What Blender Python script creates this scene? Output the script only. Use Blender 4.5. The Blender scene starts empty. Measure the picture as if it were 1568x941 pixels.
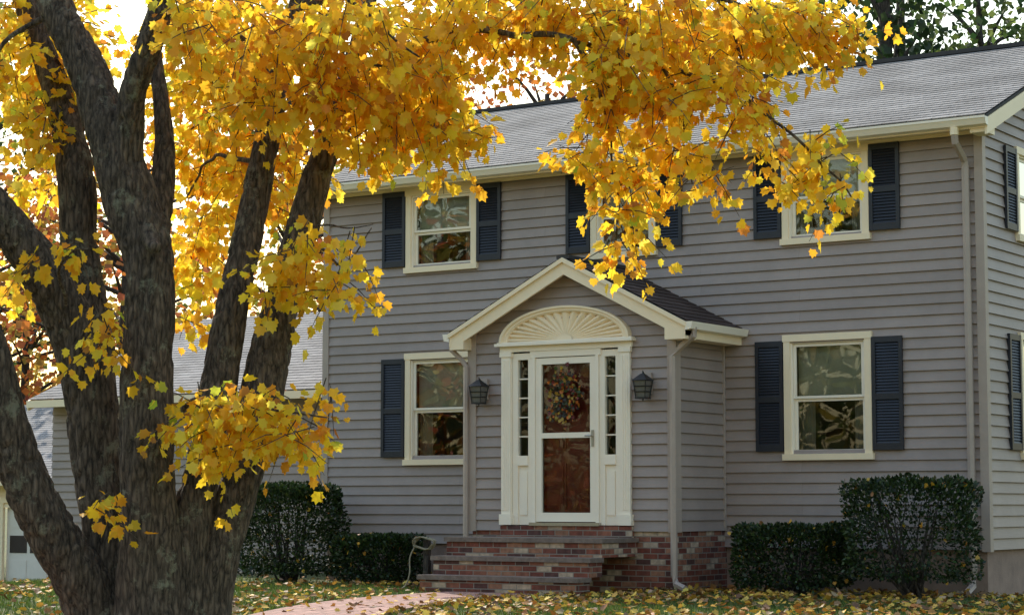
import bpy, math, random
import numpy as np
from mathutils import Vector, noise
random.seed(7); rng=np.random.default_rng(7)
scene=bpy.context.scene
R=math.radians
# ------------------------------------------------------------------ camera
YAW=R(33.2); PIT=R(5.4); CAM=Vector((15.06,-23.0,1.05)); F=3186.0
cd=bpy.data.cameras.new("camera"); cam=bpy.data.objects.new("camera",cd); scene.collection.objects.link(cam)
cam.location=CAM; cam.rotation_euler=(math.pi/2+PIT,0,YAW)
cd.lens=36*F/1568; cd.sensor_width=36; cd.clip_end=3000; cd.clip_start=0.1
scene.camera=cam
def loc(r,d,h):   # metres right / forward / above the photographer's station
    return Vector((CAM.x-d*math.sin(YAW)+r*math.cos(YAW), CAM.y+d*math.cos(YAW)+r*math.sin(YAW), CAM.z+h))
def at(b,e,d):    # surveyed bearing/elevation + distance -> world point
    u=(b-784)/F; v=(470.5-e)/F
    c,s=math.cos(PIT),math.sin(PIT)
    h=d*(s+c*v)/(c-s*v); return loc(u*(d*c+h*s),d,h)
# ------------------------------------------------------------------ world / sun
SD=Vector((-0.62,0.45,0.64)).normalized()
w=bpy.data.worlds.new("World"); scene.world=w; w.use_nodes=True
nt=w.node_tree; nt.nodes.clear()
sky=nt.nodes.new('ShaderNodeTexSky'); sky.sky_type='NISHITA'; sky.sun_disc=False
sky.sun_elevation=math.asin(SD.z); sky.sun_rotation=math.atan2(SD.x,SD.y)%(2*math.pi)
sky.air_density=1.9; sky.dust_density=2.0; sky.ozone_density=1.5
bg=nt.nodes.new('ShaderNodeBackground'); bg.inputs[1].default_value=0.27
wo=nt.nodes.new('ShaderNodeOutputWorld'); nt.links.new(sky.outputs[0],bg.inputs[0]); nt.links.new(bg.outputs[0],wo.inputs[0])
sl=bpy.data.lights.new("sun",'SUN'); sl.energy=5.0; sl.angle=R(0.5); sl.color=(1,0.92,0.80)
so=bpy.data.objects.new("sun",sl); scene.collection.objects.link(so); so.location=(-20,20,30)
so.rotation_euler=SD.to_track_quat('Z','Y').to_euler()
scene.view_settings.view_transform='Standard'; scene.view_settings.look='None'; scene.view_settings.exposure=0
# ------------------------------------------------------------------ materials
def newmat(name):
    m=bpy.data.materials.new(name); m.use_nodes=True; n=m.node_tree
    b=n.nodes['Principled BSDF']; return m,n,b
def L(n,a,b): n.links.new(a,b)
def simple(name,col,rough=0.6,var=0.12,scale=6,bump=0.0,metal=0,spec=0.5,bscale=60):
    m,n,b=newmat(name)
    tc=n.nodes.new('ShaderNodeTexCoord'); nz=n.nodes.new('ShaderNodeTexNoise'); nz.inputs['Scale'].default_value=scale; nz.inputs['Detail'].default_value=8; nz.inputs['Roughness'].default_value=.65
    L(n,tc.outputs['Object'],nz.inputs['Vector'])
    cr=n.nodes.new('ShaderNodeValToRGB'); cr.color_ramp.elements[0].position=.3; cr.color_ramp.elements[1].position=.7
    cr.color_ramp.elements[0].color=(*[c*(1-var) for c in col],1); cr.color_ramp.elements[1].color=(*[min(1,c*(1+var)) for c in col],1)
    L(n,nz.outputs[0],cr.inputs[0]); L(n,cr.outputs[0],b.inputs['Base Color'])
    b.inputs['Roughness'].default_value=rough; b.inputs['Metallic'].default_value=metal; b.inputs['Specular IOR Level'].default_value=spec
    if bump>0:
        nb=n.nodes.new('ShaderNodeTexNoise'); nb.inputs['Scale'].default_value=bscale; nb.inputs['Detail'].default_value=6
        L(n,tc.outputs['Object'],nb.inputs['Vector']); bp=n.nodes.new('ShaderNodeBump'); bp.inputs['Strength'].default_value=bump; bp.inputs['Distance'].default_value=.01
        L(n,nb.outputs[0],bp.inputs['Height']); L(n,bp.outputs[0],b.inputs['Normal'])
    return m
def siding_mat(name,col):
    m,n,b=newmat(name)
    uv=n.nodes.new('ShaderNodeTexCoord')
    br=n.nodes.new('ShaderNodeTexBrick'); br.offset=.37; br.inputs['Scale'].default_value=1; br.inputs['Brick Width'].default_value=3.66; br.inputs['Row Height'].default_value=.13
    br.inputs['Mortar Size'].default_value=.0012; br.inputs['Bias'].default_value=0
    br.inputs['Color1'].default_value=(*[c*.93 for c in col],1); br.inputs['Color2'].default_value=(*[c*1.07 for c in col],1); br.inputs['Mortar'].default_value=(*[c*.5 for c in col],1)
    L(n,uv.outputs['UV'],br.inputs['Vector'])
    nz=n.nodes.new('ShaderNodeTexNoise'); nz.inputs['Scale'].default_value=1.3; nz.inputs['Detail'].default_value=9; nz.inputs['Roughness'].default_value=.7
    L(n,uv.outputs['Object'],nz.inputs['Vector'])
    mr=n.nodes.new('ShaderNodeMapRange'); mr.inputs['From Min'].default_value=.3; mr.inputs['From Max'].default_value=.7; mr.inputs['To Min'].default_value=.86; mr.inputs['To Max'].default_value=1.12
    L(n,nz.outputs[0],mr.inputs['Value'])
    mx=n.nodes.new('ShaderNodeVectorMath'); mx.operation='SCALE'; L(n,br.outputs['Color'],mx.inputs[0]); L(n,mr.outputs[0],mx.inputs['Scale'])
    L(n,mx.outputs[0],b.inputs['Base Color']); b.inputs['Roughness'].default_value=.5
    mp=n.nodes.new('ShaderNodeMapping'); mp.inputs['Scale'].default_value=(4,60,1); L(n,uv.outputs['UV'],mp.inputs[0])
    nb=n.nodes.new('ShaderNodeTexNoise'); nb.inputs['Scale'].default_value=1; nb.inputs['Detail'].default_value=4; L(n,mp.outputs[0],nb.inputs['Vector'])
    bp=n.nodes.new('ShaderNodeBump'); bp.inputs['Strength'].default_value=.25; bp.inputs['Distance'].default_value=.006; L(n,nb.outputs[0],bp.inputs['Height']); L(n,bp.outputs[0],b.inputs['Normal'])
    return m
def shingle_mat(name,c1,c2):
    m,n,b=newmat(name); uv=n.nodes.new('ShaderNodeTexCoord')
    br=n.nodes.new('ShaderNodeTexBrick'); br.offset=.5; br.inputs['Scale'].default_value=1; br.inputs['Brick Width'].default_value=.31; br.inputs['Row Height'].default_value=.14; br.inputs['Mortar Size'].default_value=.006
    br.inputs['Color1'].default_value=(*c1,1); br.inputs['Color2'].default_value=(*c2,1); br.inputs['Mortar'].default_value=(*[c*.35 for c in c1],1)
    L(n,uv.outputs['UV'],br.inputs['Vector'])
    nz=n.nodes.new('ShaderNodeTexNoise'); nz.inputs['Scale'].default_value=30; nz.inputs['Detail'].default_value=10; nz.inputs['Roughness'].default_value=.8; L(n,uv.outputs['UV'],nz.inputs['Vector'])
    nz2=n.nodes.new('ShaderNodeTexNoise'); nz2.inputs['Scale'].default_value=1.2; nz2.inputs['Detail'].default_value=5; L(n,uv.outputs['UV'],nz2.inputs['Vector'])
    ad=n.nodes.new('ShaderNodeMath'); ad.operation='ADD'; L(n,nz.outputs[0],ad.inputs[0]); L(n,nz2.outputs[0],ad.inputs[1])
    mr=n.nodes.new('ShaderNodeMapRange'); mr.inputs['From Min'].default_value=.7; mr.inputs['From Max'].default_value=1.3; mr.inputs['To Min'].default_value=.6; mr.inputs['To Max'].default_value=1.35; L(n,ad.outputs[0],mr.inputs['Value'])
    mx=n.nodes.new('ShaderNodeVectorMath'); mx.operation='SCALE'; L(n,br.outputs['Color'],mx.inputs[0]); L(n,mr.outputs[0],mx.inputs['Scale'])
    L(n,mx.outputs[0],b.inputs['Base Color']); b.inputs['Roughness'].default_value=.9; b.inputs['Specular IOR Level'].default_value=.2
    bp=n.nodes.new('ShaderNodeBump'); bp.inputs['Strength'].default_value=.5; bp.inputs['Distance'].default_value=.01; L(n,nz.outputs[0],bp.inputs['Height']); L(n,bp.outputs[0],b.inputs['Normal'])
    return m
def brick_mat(name,cols,mortar,bw=.2,rh=.067,ms=.006):
    m,n,b=newmat(name); uv=n.nodes.new('ShaderNodeTexCoord')
    br=n.nodes.new('ShaderNodeTexBrick'); br.inputs['Scale'].default_value=1; br.inputs['Brick Width'].default_value=bw; br.inputs['Row Height'].default_value=rh; br.inputs['Mortar Size'].default_value=ms; br.inputs['Mortar Smooth'].default_value=.3
    br.inputs['Color1'].default_value=(0,0,0,1); br.inputs['Color2'].default_value=(1,1,1,1); br.inputs['Mortar'].default_value=(0,0,0,1)
    L(n,uv.outputs['UV'],br.inputs['Vector'])
    cr=n.nodes.new('ShaderNodeValToRGB'); cr.color_ramp.interpolation='CONSTANT'
    while len(cr.color_ramp.elements)<len(cols): cr.color_ramp.elements.new(.5)
    for i,c in enumerate(cols):
        cr.color_ramp.elements[i].position=i/len(cols)+(.001 if i else 0); cr.color_ramp.elements[i].color=(*c,1)
    L(n,br.outputs['Color'],cr.inputs[0])
    nz=n.nodes.new('ShaderNodeTexNoise'); nz.inputs['Scale'].default_value=14; nz.inputs['Detail'].default_value=8; L(n,uv.outputs['Object'],nz.inputs['Vector'])
    mr=n.nodes.new('ShaderNodeMapRange'); mr.inputs['From Min'].default_value=.3; mr.inputs['From Max'].default_value=.7; mr.inputs['To Min'].default_value=.65; mr.inputs['To Max'].default_value=1.3; L(n,nz.outputs[0],mr.inputs['Value'])
    mx=n.nodes.new('ShaderNodeVectorMath'); mx.operation='SCALE'; L(n,cr.outputs[0],mx.inputs[0]); L(n,mr.outputs[0],mx.inputs['Scale'])
    mm=n.nodes.new('ShaderNodeMix'); mm.data_type='RGBA'; L(n,br.outputs['Fac'],mm.inputs[0]); L(n,mx.outputs[0],mm.inputs[6]); mm.inputs[7].default_value=(*mortar,1)
    L(n,mm.outputs[2],b.inputs['Base Color']); b.inputs['Roughness'].default_value=.85
    iv=n.nodes.new('ShaderNodeMath'); iv.operation='SUBTRACT'; iv.inputs[0].default_value=1; L(n,br.outputs['Fac'],iv.inputs[1])
    a2=n.nodes.new('ShaderNodeMath'); a2.operation='MULTIPLY_ADD'; L(n,nz.outputs[0],a2.inputs[0]); a2.inputs[1].default_value=.4; L(n,iv.outputs[0],a2.inputs[2])
    bp=n.nodes.new('ShaderNodeBump'); bp.inputs['Strength'].default_value=.8; bp.inputs['Distance'].default_value=.006; L(n,a2.outputs[0],bp.inputs['Height']); L(n,bp.outputs[0],b.inputs['Normal'])
    return m
def leaf_mat(name,trans=.5,gloss=.05,gam=1.0):
    m=bpy.data.materials.new(name); m.use_nodes=True; n=m.node_tree; n.nodes.clear()
    at_=n.nodes.new('ShaderNodeAttribute'); at_.attribute_name='Col'
    d=n.nodes.new('ShaderNodeBsdfDiffuse'); t=n.nodes.new('ShaderNodeBsdfTranslucent'); g=n.nodes.new('ShaderNodeBsdfGlossy'); g.inputs['Roughness'].default_value=.45; g.inputs['Color'].default_value=(1,1,1,1)
    gm=n.nodes.new('ShaderNodeGamma'); gm.inputs[1].default_value=gam; L(n,at_.outputs['Color'],gm.inputs[0])
    L(n,at_.outputs['Color'],d.inputs[0]); L(n,gm.outputs[0],t.inputs[0])
    m1=n.nodes.new('ShaderNodeMixShader'); m1.inputs[0].default_value=trans; L(n,d.outputs[0],m1.inputs[1]); L(n,t.outputs[0],m1.inputs[2])
    m2=n.nodes.new('ShaderNodeMixShader'); m2.inputs[0].default_value=gloss; L(n,m1.outputs[0],m2.inputs[1]); L(n,g.outputs[0],m2.inputs[2])
    o=n.nodes.new('ShaderNodeOutputMaterial'); L(n,m2.outputs[0],o.inputs[0]); return m
def glass_mat(name,base=.1,k=.9):
    m=bpy.data.materials.new(name); m.use_nodes=True; n=m.node_tree; n.nodes.clear()
    f=n.nodes.new('ShaderNodeFresnel'); f.inputs[0].default_value=1.5
    a=n.nodes.new('ShaderNodeMath'); a.operation='MULTIPLY_ADD'; a.inputs[1].default_value=k; a.inputs[2].default_value=base; L(n,f.outputs[0],a.inputs[0])
    tc=n.nodes.new('ShaderNodeTexCoord'); nz=n.nodes.new('ShaderNodeTexNoise'); nz.inputs['Scale'].default_value=1.6; nz.inputs['Detail'].default_value=1; L(n,tc.outputs['Object'],nz.inputs['Vector'])
    bp=n.nodes.new('ShaderNodeBump'); bp.inputs['Strength'].default_value=.05; bp.inputs['Distance'].default_value=.05; L(n,nz.outputs[0],bp.inputs['Height'])
    t=n.nodes.new('ShaderNodeBsdfTransparent'); t.inputs[0].default_value=(.9,.93,.92,1); g=n.nodes.new('ShaderNodeBsdfGlossy'); g.inputs['Roughness'].default_value=.012; L(n,bp.outputs[0],g.inputs['Normal'])
    mx=n.nodes.new('ShaderNodeMixShader'); L(n,a.outputs[0],mx.inputs[0]); L(n,t.outputs[0],mx.inputs[1]); L(n,g.outputs[0],mx.inputs[2])
    o=n.nodes.new('ShaderNodeOutputMaterial'); L(n,mx.outputs[0],o.inputs[0]); return m
def bark_mat(name,dark,light,lichen,lp=.57):
    m,n,b=newmat(name); tc=n.nodes.new('ShaderNodeTexCoord')
    mp=n.nodes.new('ShaderNodeMapping'); mp.inputs['Scale'].default_value=(26,26,6); L(n,tc.outputs['Object'],mp.inputs[0])
    nz=n.nodes.new('ShaderNodeTexNoise'); nz.inputs['Scale'].default_value=1.4; nz.inputs['Detail'].default_value=12; nz.inputs['Roughness'].default_value=.72; nz.inputs['Distortion'].default_value=.3; L(n,mp.outputs[0],nz.inputs['Vector'])
    vo=n.nodes.new('ShaderNodeTexVoronoi'); vo.feature='DISTANCE_TO_EDGE'; vo.inputs['Scale'].default_value=1.1; 
    va=n.nodes.new('ShaderNodeVectorMath'); va.operation='ADD'; L(n,mp.outputs[0],va.inputs[0]); L(n,nz.outputs['Color'],va.inputs[1]); L(n,va.outputs[0],vo.inputs['Vector'])
    mul=n.nodes.new('ShaderNodeMath'); mul.operation='MULTIPLY_ADD'; L(n,vo.outputs['Distance'],mul.inputs[0]); mul.inputs[1].default_value=.8; L(n,nz.outputs[0],mul.inputs[2])
    cr=n.nodes.new('ShaderNodeValToRGB'); cr.color_ramp.elements[0].position=.42; cr.color_ramp.elements[0].color=(*dark,1); cr.color_ramp.elements[1].position=.85; cr.color_ramp.elements[1].color=(*light,1)
    L(n,mul.outputs[0],cr.inputs[0])
    n2=n.nodes.new('ShaderNodeTexNoise'); n2.inputs['Scale'].default_value=5; n2.inputs['Detail'].default_value=10; n2.inputs['Roughness'].default_value=.78; L(n,tc.outputs['Object'],n2.inputs['Vector'])
    c2=n.nodes.new('ShaderNodeValToRGB'); c2.color_ramp.elements[0].position=lp; c2.color_ramp.elements[0].color=(0,0,0,1); c2.color_ramp.elements[1].position=lp+.07; c2.color_ramp.elements[1].color=(.8,.8,.8,1); L(n,n2.outputs[0],c2.inputs[0])
    mm=n.nodes.new('ShaderNodeMix'); mm.data_type='RGBA'; L(n,c2.outputs[0],mm.inputs[0]); L(n,cr.outputs[0],mm.inputs[6]); mm.inputs[7].default_value=(*lichen,1)
    L(n,mm.outputs[2],b.inputs['Base Color']); b.inputs['Roughness'].default_value=.9
    bp=n.nodes.new('ShaderNodeBump'); bp.inputs['Strength'].default_value=1; bp.inputs['Distance'].default_value=.03; L(n,mul.outputs[0],bp.inputs['Height']); L(n,bp.outputs[0],b.inputs['Normal'])
    return m
M={}
M['siding']=siding_mat('siding_taupe_grey',(.34,.272,.242))
M['corner']=simple('siding_trim_grey',(.41,.33,.28),.5,.08,3)
M['trim']=simple('cream_trim',(.95,.78,.54),.5,.03,2.5,.1)
M['white']=simple('white_paint',(.95,.85,.70),.4,.02,3)
M['shutter']=simple('shutter_navy',(.019,.021,.030),.45,.2,5)
M['shingle']=shingle_mat('shingle_grey',(.205,.20,.20),(.27,.262,.258))
M['shingle2']=shingle_mat('shingle_porch',(.065,.043,.038),(.095,.066,.058))
M['dark']=simple('ridge_dark',(.04,.037,.037),.8,.2,8)
M['brick']=brick_mat('red_brick',[(.22,.065,.04),(.16,.045,.03),(.27,.10,.06),(.10,.042,.035),(.48,.36,.26),(.19,.06,.04),(.32,.15,.09)],(.27,.24,.2))
M['paver']=brick_mat('path_brick',[(.30,.15,.125),(.25,.125,.10),(.34,.18,.15)],(.17,.13,.11),.2,.1,.005)
M['tread']=simple('tread_stone',(.19,.145,.12),.75,.35,12,.4)
M['found']=simple('parged_foundation',(.30,.21,.165),.9,.2,4,.4)
M['glass']=glass_mat('window_glass',.03,1.0)
M['doorglass']=glass_mat('door_glass',.0,.8)
M['room']=simple('dark_room',(.05,.037,.03),.9,.3,2)
M['blind_refl']=simple('blind_with_reflection',(.52,.49,.39),.9,.2,3)  # pale blind that also carries the upper sash's reflected brightness in its colour
M['curtain']=simple('dim_curtain',(.28,.24,.19),.9,.25,3)
M['red']=simple('maroon_door',(.16,.014,.009),.3,.2,4)
M['black']=simple('black_metal',(.012,.012,.013),.45,.2,20)
M['brass']=simple('brushed_metal',(.5,.47,.42),.35,.1,20,0,1)
M['lampglass']=simple('lantern_glass',(.14,.13,.115),.2,.2,10)
M['bark']=bark_mat('maple_bark',(.024,.016,.011),(.22,.16,.115),(.28,.27,.19),.56)
M['bark2']=bark_mat('dark_bark',(.02,.016,.015),(.10,.08,.065),(.12,.13,.10))
M['leaf']=leaf_mat('maple_leaf',.66,.015,.84)
M['litter']=leaf_mat('fallen_leaf',.15,.03)
M['green']=leaf_mat('yew_leaf',.15,.03)
M['bgleaf']=leaf_mat('distant_leaf',.5,.02)
M['grass']=leaf_mat('grass_blade',.4,.03)
M['hose']=simple('hose_rubber',(.22,.19,.12),.6,.2,10)
M['garage']=simple('garage_white',(.76,.72,.66),.5,.05,3)
# ------------------------------------------------------------------ mesh builder
def empty(name,l=(0,0,0)):
    e=bpy.data.objects.new(name,None); scene.collection.objects.link(e); e.empty_display_size=.3; return e
class MB:
    def __init__(s): s.v=[];s.f=[];s.uv=[];s.m=[];s.mats=[]
    def mi(s,k):
        if k not in s.mats: s.mats.append(k)
        return s.mats.index(k)
    def face(s,pts,mat,uv=None):
        pts=[Vector(p) for p in pts]; b=len(s.v); s.v+=pts; s.f.append(list(range(b,b+len(pts)))); s.m.append(s.mi(mat))
        if uv is None:
            n=(pts[1]-pts[0]).cross(pts[2]-pts[0]); a=[abs(c) for c in n]
            if a[2]>=max(a[0],a[1]): uv=[(p.x,p.y) for p in pts]
            elif a[0]>=a[1]: uv=[(p.y,p.z) for p in pts]
            else: uv=[(p.x,p.z) for p in pts]
        s.uv+=uv
    def box(s,x0,x1,y0,y1,z0,z1,mat):
        p=[Vector((x,y,z)) for z in(z0,z1) for y in(y0,y1) for x in(x0,x1)]
        s.hexa(p,mat)
    def hexa(s,p,mat):
        for f in((0,2,3,1),(4,5,7,6),(0,1,5,4),(2,6,7,3),(0,4,6,2),(1,3,7,5)): s.face([p[i] for i in f],mat)
    def beam(s,a,b,side,up,wid,hei,mat):
        a,b,side,up=Vector(a),Vector(b),Vector(side)*wid,Vector(up)*hei
        s.hexa([a,b,a+side,b+side,a+up,b+up,a+side+up,b+side+up],mat)
    def tube(s,pts,rads,mat,sides=8,cap=True):
        pts=[Vector(p) for p in pts]; n=len(pts); rings=[]; ref=Vector((.13,.27,1)).normalized()
        if isinstance(rads,(int,float)): rads=[rads]*n
        for i in range(n):
            t=(pts[min(i+1,n-1)]-pts[max(i-1,0)]).normalized()
            if abs(t.dot(ref))>.97: ref=Vector((1,.2,.1)).normalized()
            a=t.cross(ref).normalized(); b=t.cross(a)
            rings.append([pts[i]+(a*math.cos(2*math.pi*k/sides)+b*math.sin(2*math.pi*k/sides))*rads[i] for k in range(sides)])
        base=len(s.v)
        for r in rings: s.v+=r
        mi=s.mi(mat)
        for i in range(n-1):
            for k in range(sides):
                k2=(k+1)%sides; s.f.append([base+i*sides+k,base+i*sides+k2,base+(i+1)*sides+k2,base+(i+1)*sides+k]); s.m.append(mi)
                s.uv+=[(k/sides,i),(k2/sides,i),(k2/sides,i+1),(k/sides,i+1)]
        if cap:
            for q in(0,n-1):
                s.f.append([base+q*sides+k for k in range(sides)]); s.m.append(mi); s.uv+=[(0,0)]*sides
    def laps(s,P0,U,V,N,width,height,exp,thick,mat,ops=(),clip=None):
        P0,U,V,N=map(Vector,(P0,U,V,N)); n=math.ceil(height/exp-1e-6)
        for i in range(n):
            v0=i*exp; v1=min(v0+exp+.004,height); vm=(v0+v1)/2
            if clip: a0,b0=clip(v0); a1,b1=clip(v1)
            else: a0=a1=0; b0=b1=width
            if b0<=a0: continue
            if b1<a1: a1=b1=(a1+b1)/2
            segs=[(a0,b0,a1,b1)]
            for (o0,o1,z0,z1) in ops:
                if z0<vm<z1:
                    ns=[]
                    for (p,q,r_,t_) in segs:
                        if o1<=p or o0>=q: ns.append((p,q,r_,t_)); continue
                        if o0>p: ns.append((p,o0,r_,o0))
                        if o1<q: ns.append((o1,q,o1,t_))
                    segs=ns
            for (p,q,r_,t_) in segs:
                A=P0+U*p+V*v0; B=P0+U*q+V*v0; C=P0+U*t_+V*v1; D=P0+U*r_+V*v1
                s.face([A+N*thick,B+N*thick,C+N*.001,D+N*.001],mat,[(p,v0+.001),(q,v0+.001),(t_,v0+exp-.002),(r_,v0+exp-.002)])
                s.face([A-N*.004,B-N*.004,B+N*thick,A+N*thick],mat,[(p,v0+.02),(q,v0+.02),(q,v0+.03),(p,v0+.03)])
    def build(s,name,parent=None,bevel=0,smooth=False):
        me=bpy.data.meshes.new(name); me.from_pydata([tuple(v) for v in s.v],[],s.f)
        for k in s.mats: me.materials.append(M[k])
        me.polygons.foreach_set('material_index',s.m)
        ul=me.uv_layers.new(name='UVMap'); ul.data.foreach_set('uv',[c for u in s.uv for c in u])
        if smooth: me.polygons.foreach_set('use_smooth',[True]*len(s.f))
        me.update(); o=bpy.data.objects.new(name,me); scene.collection.objects.link(o)
        if parent: o.parent=parent
        return o
def ground_z(x,y):
    def ss(a,b,t):
        t=min(1,max(0,(t-a)/(b-a))); return t*t*(3-2*t)
    z=-.6*ss(-6,-24,y)
    z-=1.05*ss(-5.5,-13,x)*ss(-12,0,y)
    z+=.03*noise.noise(Vector((x*.25,y*.25,0)))*min(1,max(0,(-y-3)/3))
    return z
# ------------------------------------------------------------------ leaves
MAPLE=np.array([(0,0,0),(0,1,-.06)]+[(sx*x,y,abs(x)*.28-.10*y*y) for sx in(1,-1) for x,y in((.36,-.05),(.36,.12),(.60,.36),(.40,.46),(.40,.74),(.18,.72))],float)
MF=[[0,2,3,4,5,6,7,1],[1,13,12,11,10,9,8,0]]
RH=np.array([(0,0,0),(.32,.5,.08),(0,1,0),(-.32,.5,.08)],float); RF=[[0,1,2,3]]
TRI=np.array([(-.5,0,0),(.5,0,0),(.1,1,0.15)],float); TF=[[0,1,2]]
def unit(a): return a/np.maximum(np.linalg.norm(a,axis=1,keepdims=True),1e-9)
def leafcloud(name,P,N,T,S,C,mat,shape=MAPLE,faces=MF,parent=None,wid=None):
    P,N,T,S,C=map(np.asarray,(P,N,T,S,C)); n=len(P); T=unit(T); N=unit(N-T*np.sum(N*T,axis=1,keepdims=True)); B=np.cross(T,N)
    W=S if wid is None else wid
    k=len(shape)
    V=P[:,None,:]+(shape[None,:,0,None]*B[:,None,:])*W[:,None,None]+(shape[None,:,1,None]*T[:,None,:]+shape[None,:,2,None]*N[:,None,:])*S[:,None,None]
    me=bpy.data.meshes.new(name); me.vertices.add(n*k); me.vertices.foreach_set('co',V.reshape(-1).astype(np.float32))
    fl=[len(f) for f in faces]; idx=np.concatenate([np.array(f) for f in faces]); tot=len(idx)
    loops=(idx[None,:]+(np.arange(n)*k)[:,None]).reshape(-1)
    me.loops.add(n*tot); me.loops.foreach_set('vertex_index',loops.astype(np.int32))
    st=np.cumsum([0]+fl[:-1]); starts=(st[None,:]+(np.arange(n)*tot)[:,None]).reshape(-1)
    me.polygons.add(n*len(faces)); me.polygons.foreach_set('loop_start',starts.astype(np.int32))
    me.update(calc_edges=True)
    at_=me.attributes.new('Col','FLOAT_COLOR','POINT'); cc=np.ones((n,k,4),np.float32); cc[:,:,:3]=C[:,None,:]; at_.data.foreach_set('color',cc.reshape(-1))
    me.materials.append(M[mat]); o=bpy.data.objects.new(name,me); scene.collection.objects.link(o)
    if parent: o.parent=parent
    return o
def pick(cols,wts,n,var=.15):
    cols=np.array(cols); i=rng.choice(len(cols),n,p=np.array(wts)/sum(wts)); c=cols[i]*(1+rng.normal(0,var,(n,1)))
    c=c*(1+rng.normal(0,.06,(n,3))); return np.clip(c,.003,.97)
# ================================================================== HOUSE
house=empty('colonial_house')
FX0,FX1=-3.12,6.52; DEP=7.6; ZS=.53; ZT=5.40; T_=.028
wins=[(-1.712,-.545,1.60,3.10),(-1.712,-.54,4.22,5.35),(1.25,2.215,4.22,5.35),(3.985,5.13,4.22,5.35),(3.985,5.13,1.60,3.10)]
shut=[(-2.115,-1.717,1.69,3.03),(-.535,-.137,1.69,3.03),(-2.11,-1.717,4.30,5.34),(-.535,-.14,4.30,5.34),(.875,1.245,4.30,5.34),(2.22,2.60,4.30,5.34),(3.60,3.98,4.30,5.34),(5.135,5.53,4.30,5.34),(3.60,3.98,1.69,3.03),(5.135,5.53,1.69,3.03)]
CA=.085
ops=[(a-FX0+CA*.6,b-FX0-CA*.6,c-ZS+CA*.6,d-ZS-CA*.6) for a,b,c,d in wins]
ops.append((.3-FX0,3.05-FX0,-1,2.2))
mb=MB()
mb.laps((FX0,0,ZS),(1,0,0),(0,0,1),(0,-1,0),FX1-FX0,ZT-ZS,.13,T_,'siding',ops)
side=[(1.10,2.25,1.60,3.10),(1.10,2.25,4.22,5.35),(5.2,6.3,1.60,3.10),(5.2,6.3,4.22,5.35)]
sops=[(a+CA*.6,b-CA*.6,c-ZS+CA*.6,d-ZS-CA*.6) for a,b,c,d in side]
PR=(7.17-5.47)/(3.8+.42)
def gclip(v):
    z=v+ZS
    if z<5.45: return (0,DEP)
    k=(z-5.45)/PR; return (k-.1,DEP-k+.1)
mb.laps((FX1,0,ZS),(0,1,0),(0,0,1),(1,0,0),DEP,7.1-ZS,.13,T_,'siding',sops,gclip)
mb.laps((FX0,DEP,ZS),(0,-1,0),(0,0,1),(-1,0,0),DEP,7.1-ZS,.13,T_,'siding',(),gclip)
mb.laps((FX1,DEP,ZS),(-1,0,0),(0,0,1),(0,1,0),FX1-FX0,ZT-ZS,.13,T_,'siding')
mb.build('siding_walls',house)
mb=MB(); mb.box(FX0+.03,FX1-.03,.03,DEP-.03,-1.4,ZS+.02,'found'); mb.build('foundation',house)
mb=MB()
for x0,x1,y0,y1 in((FX0-.034,FX0+.07,-.034,.07),(FX1-.07,FX1+.034,-.034,.07),(FX1-.07,FX1+.034,DEP-.07,DEP+.034),(FX0-.034,FX0+.07,DEP-.07,DEP+.034)):
    mb.box(x0,x1,y0,y1,ZS-.02,5.40,'corner')
mb.build('corner_boards',house)
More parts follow.
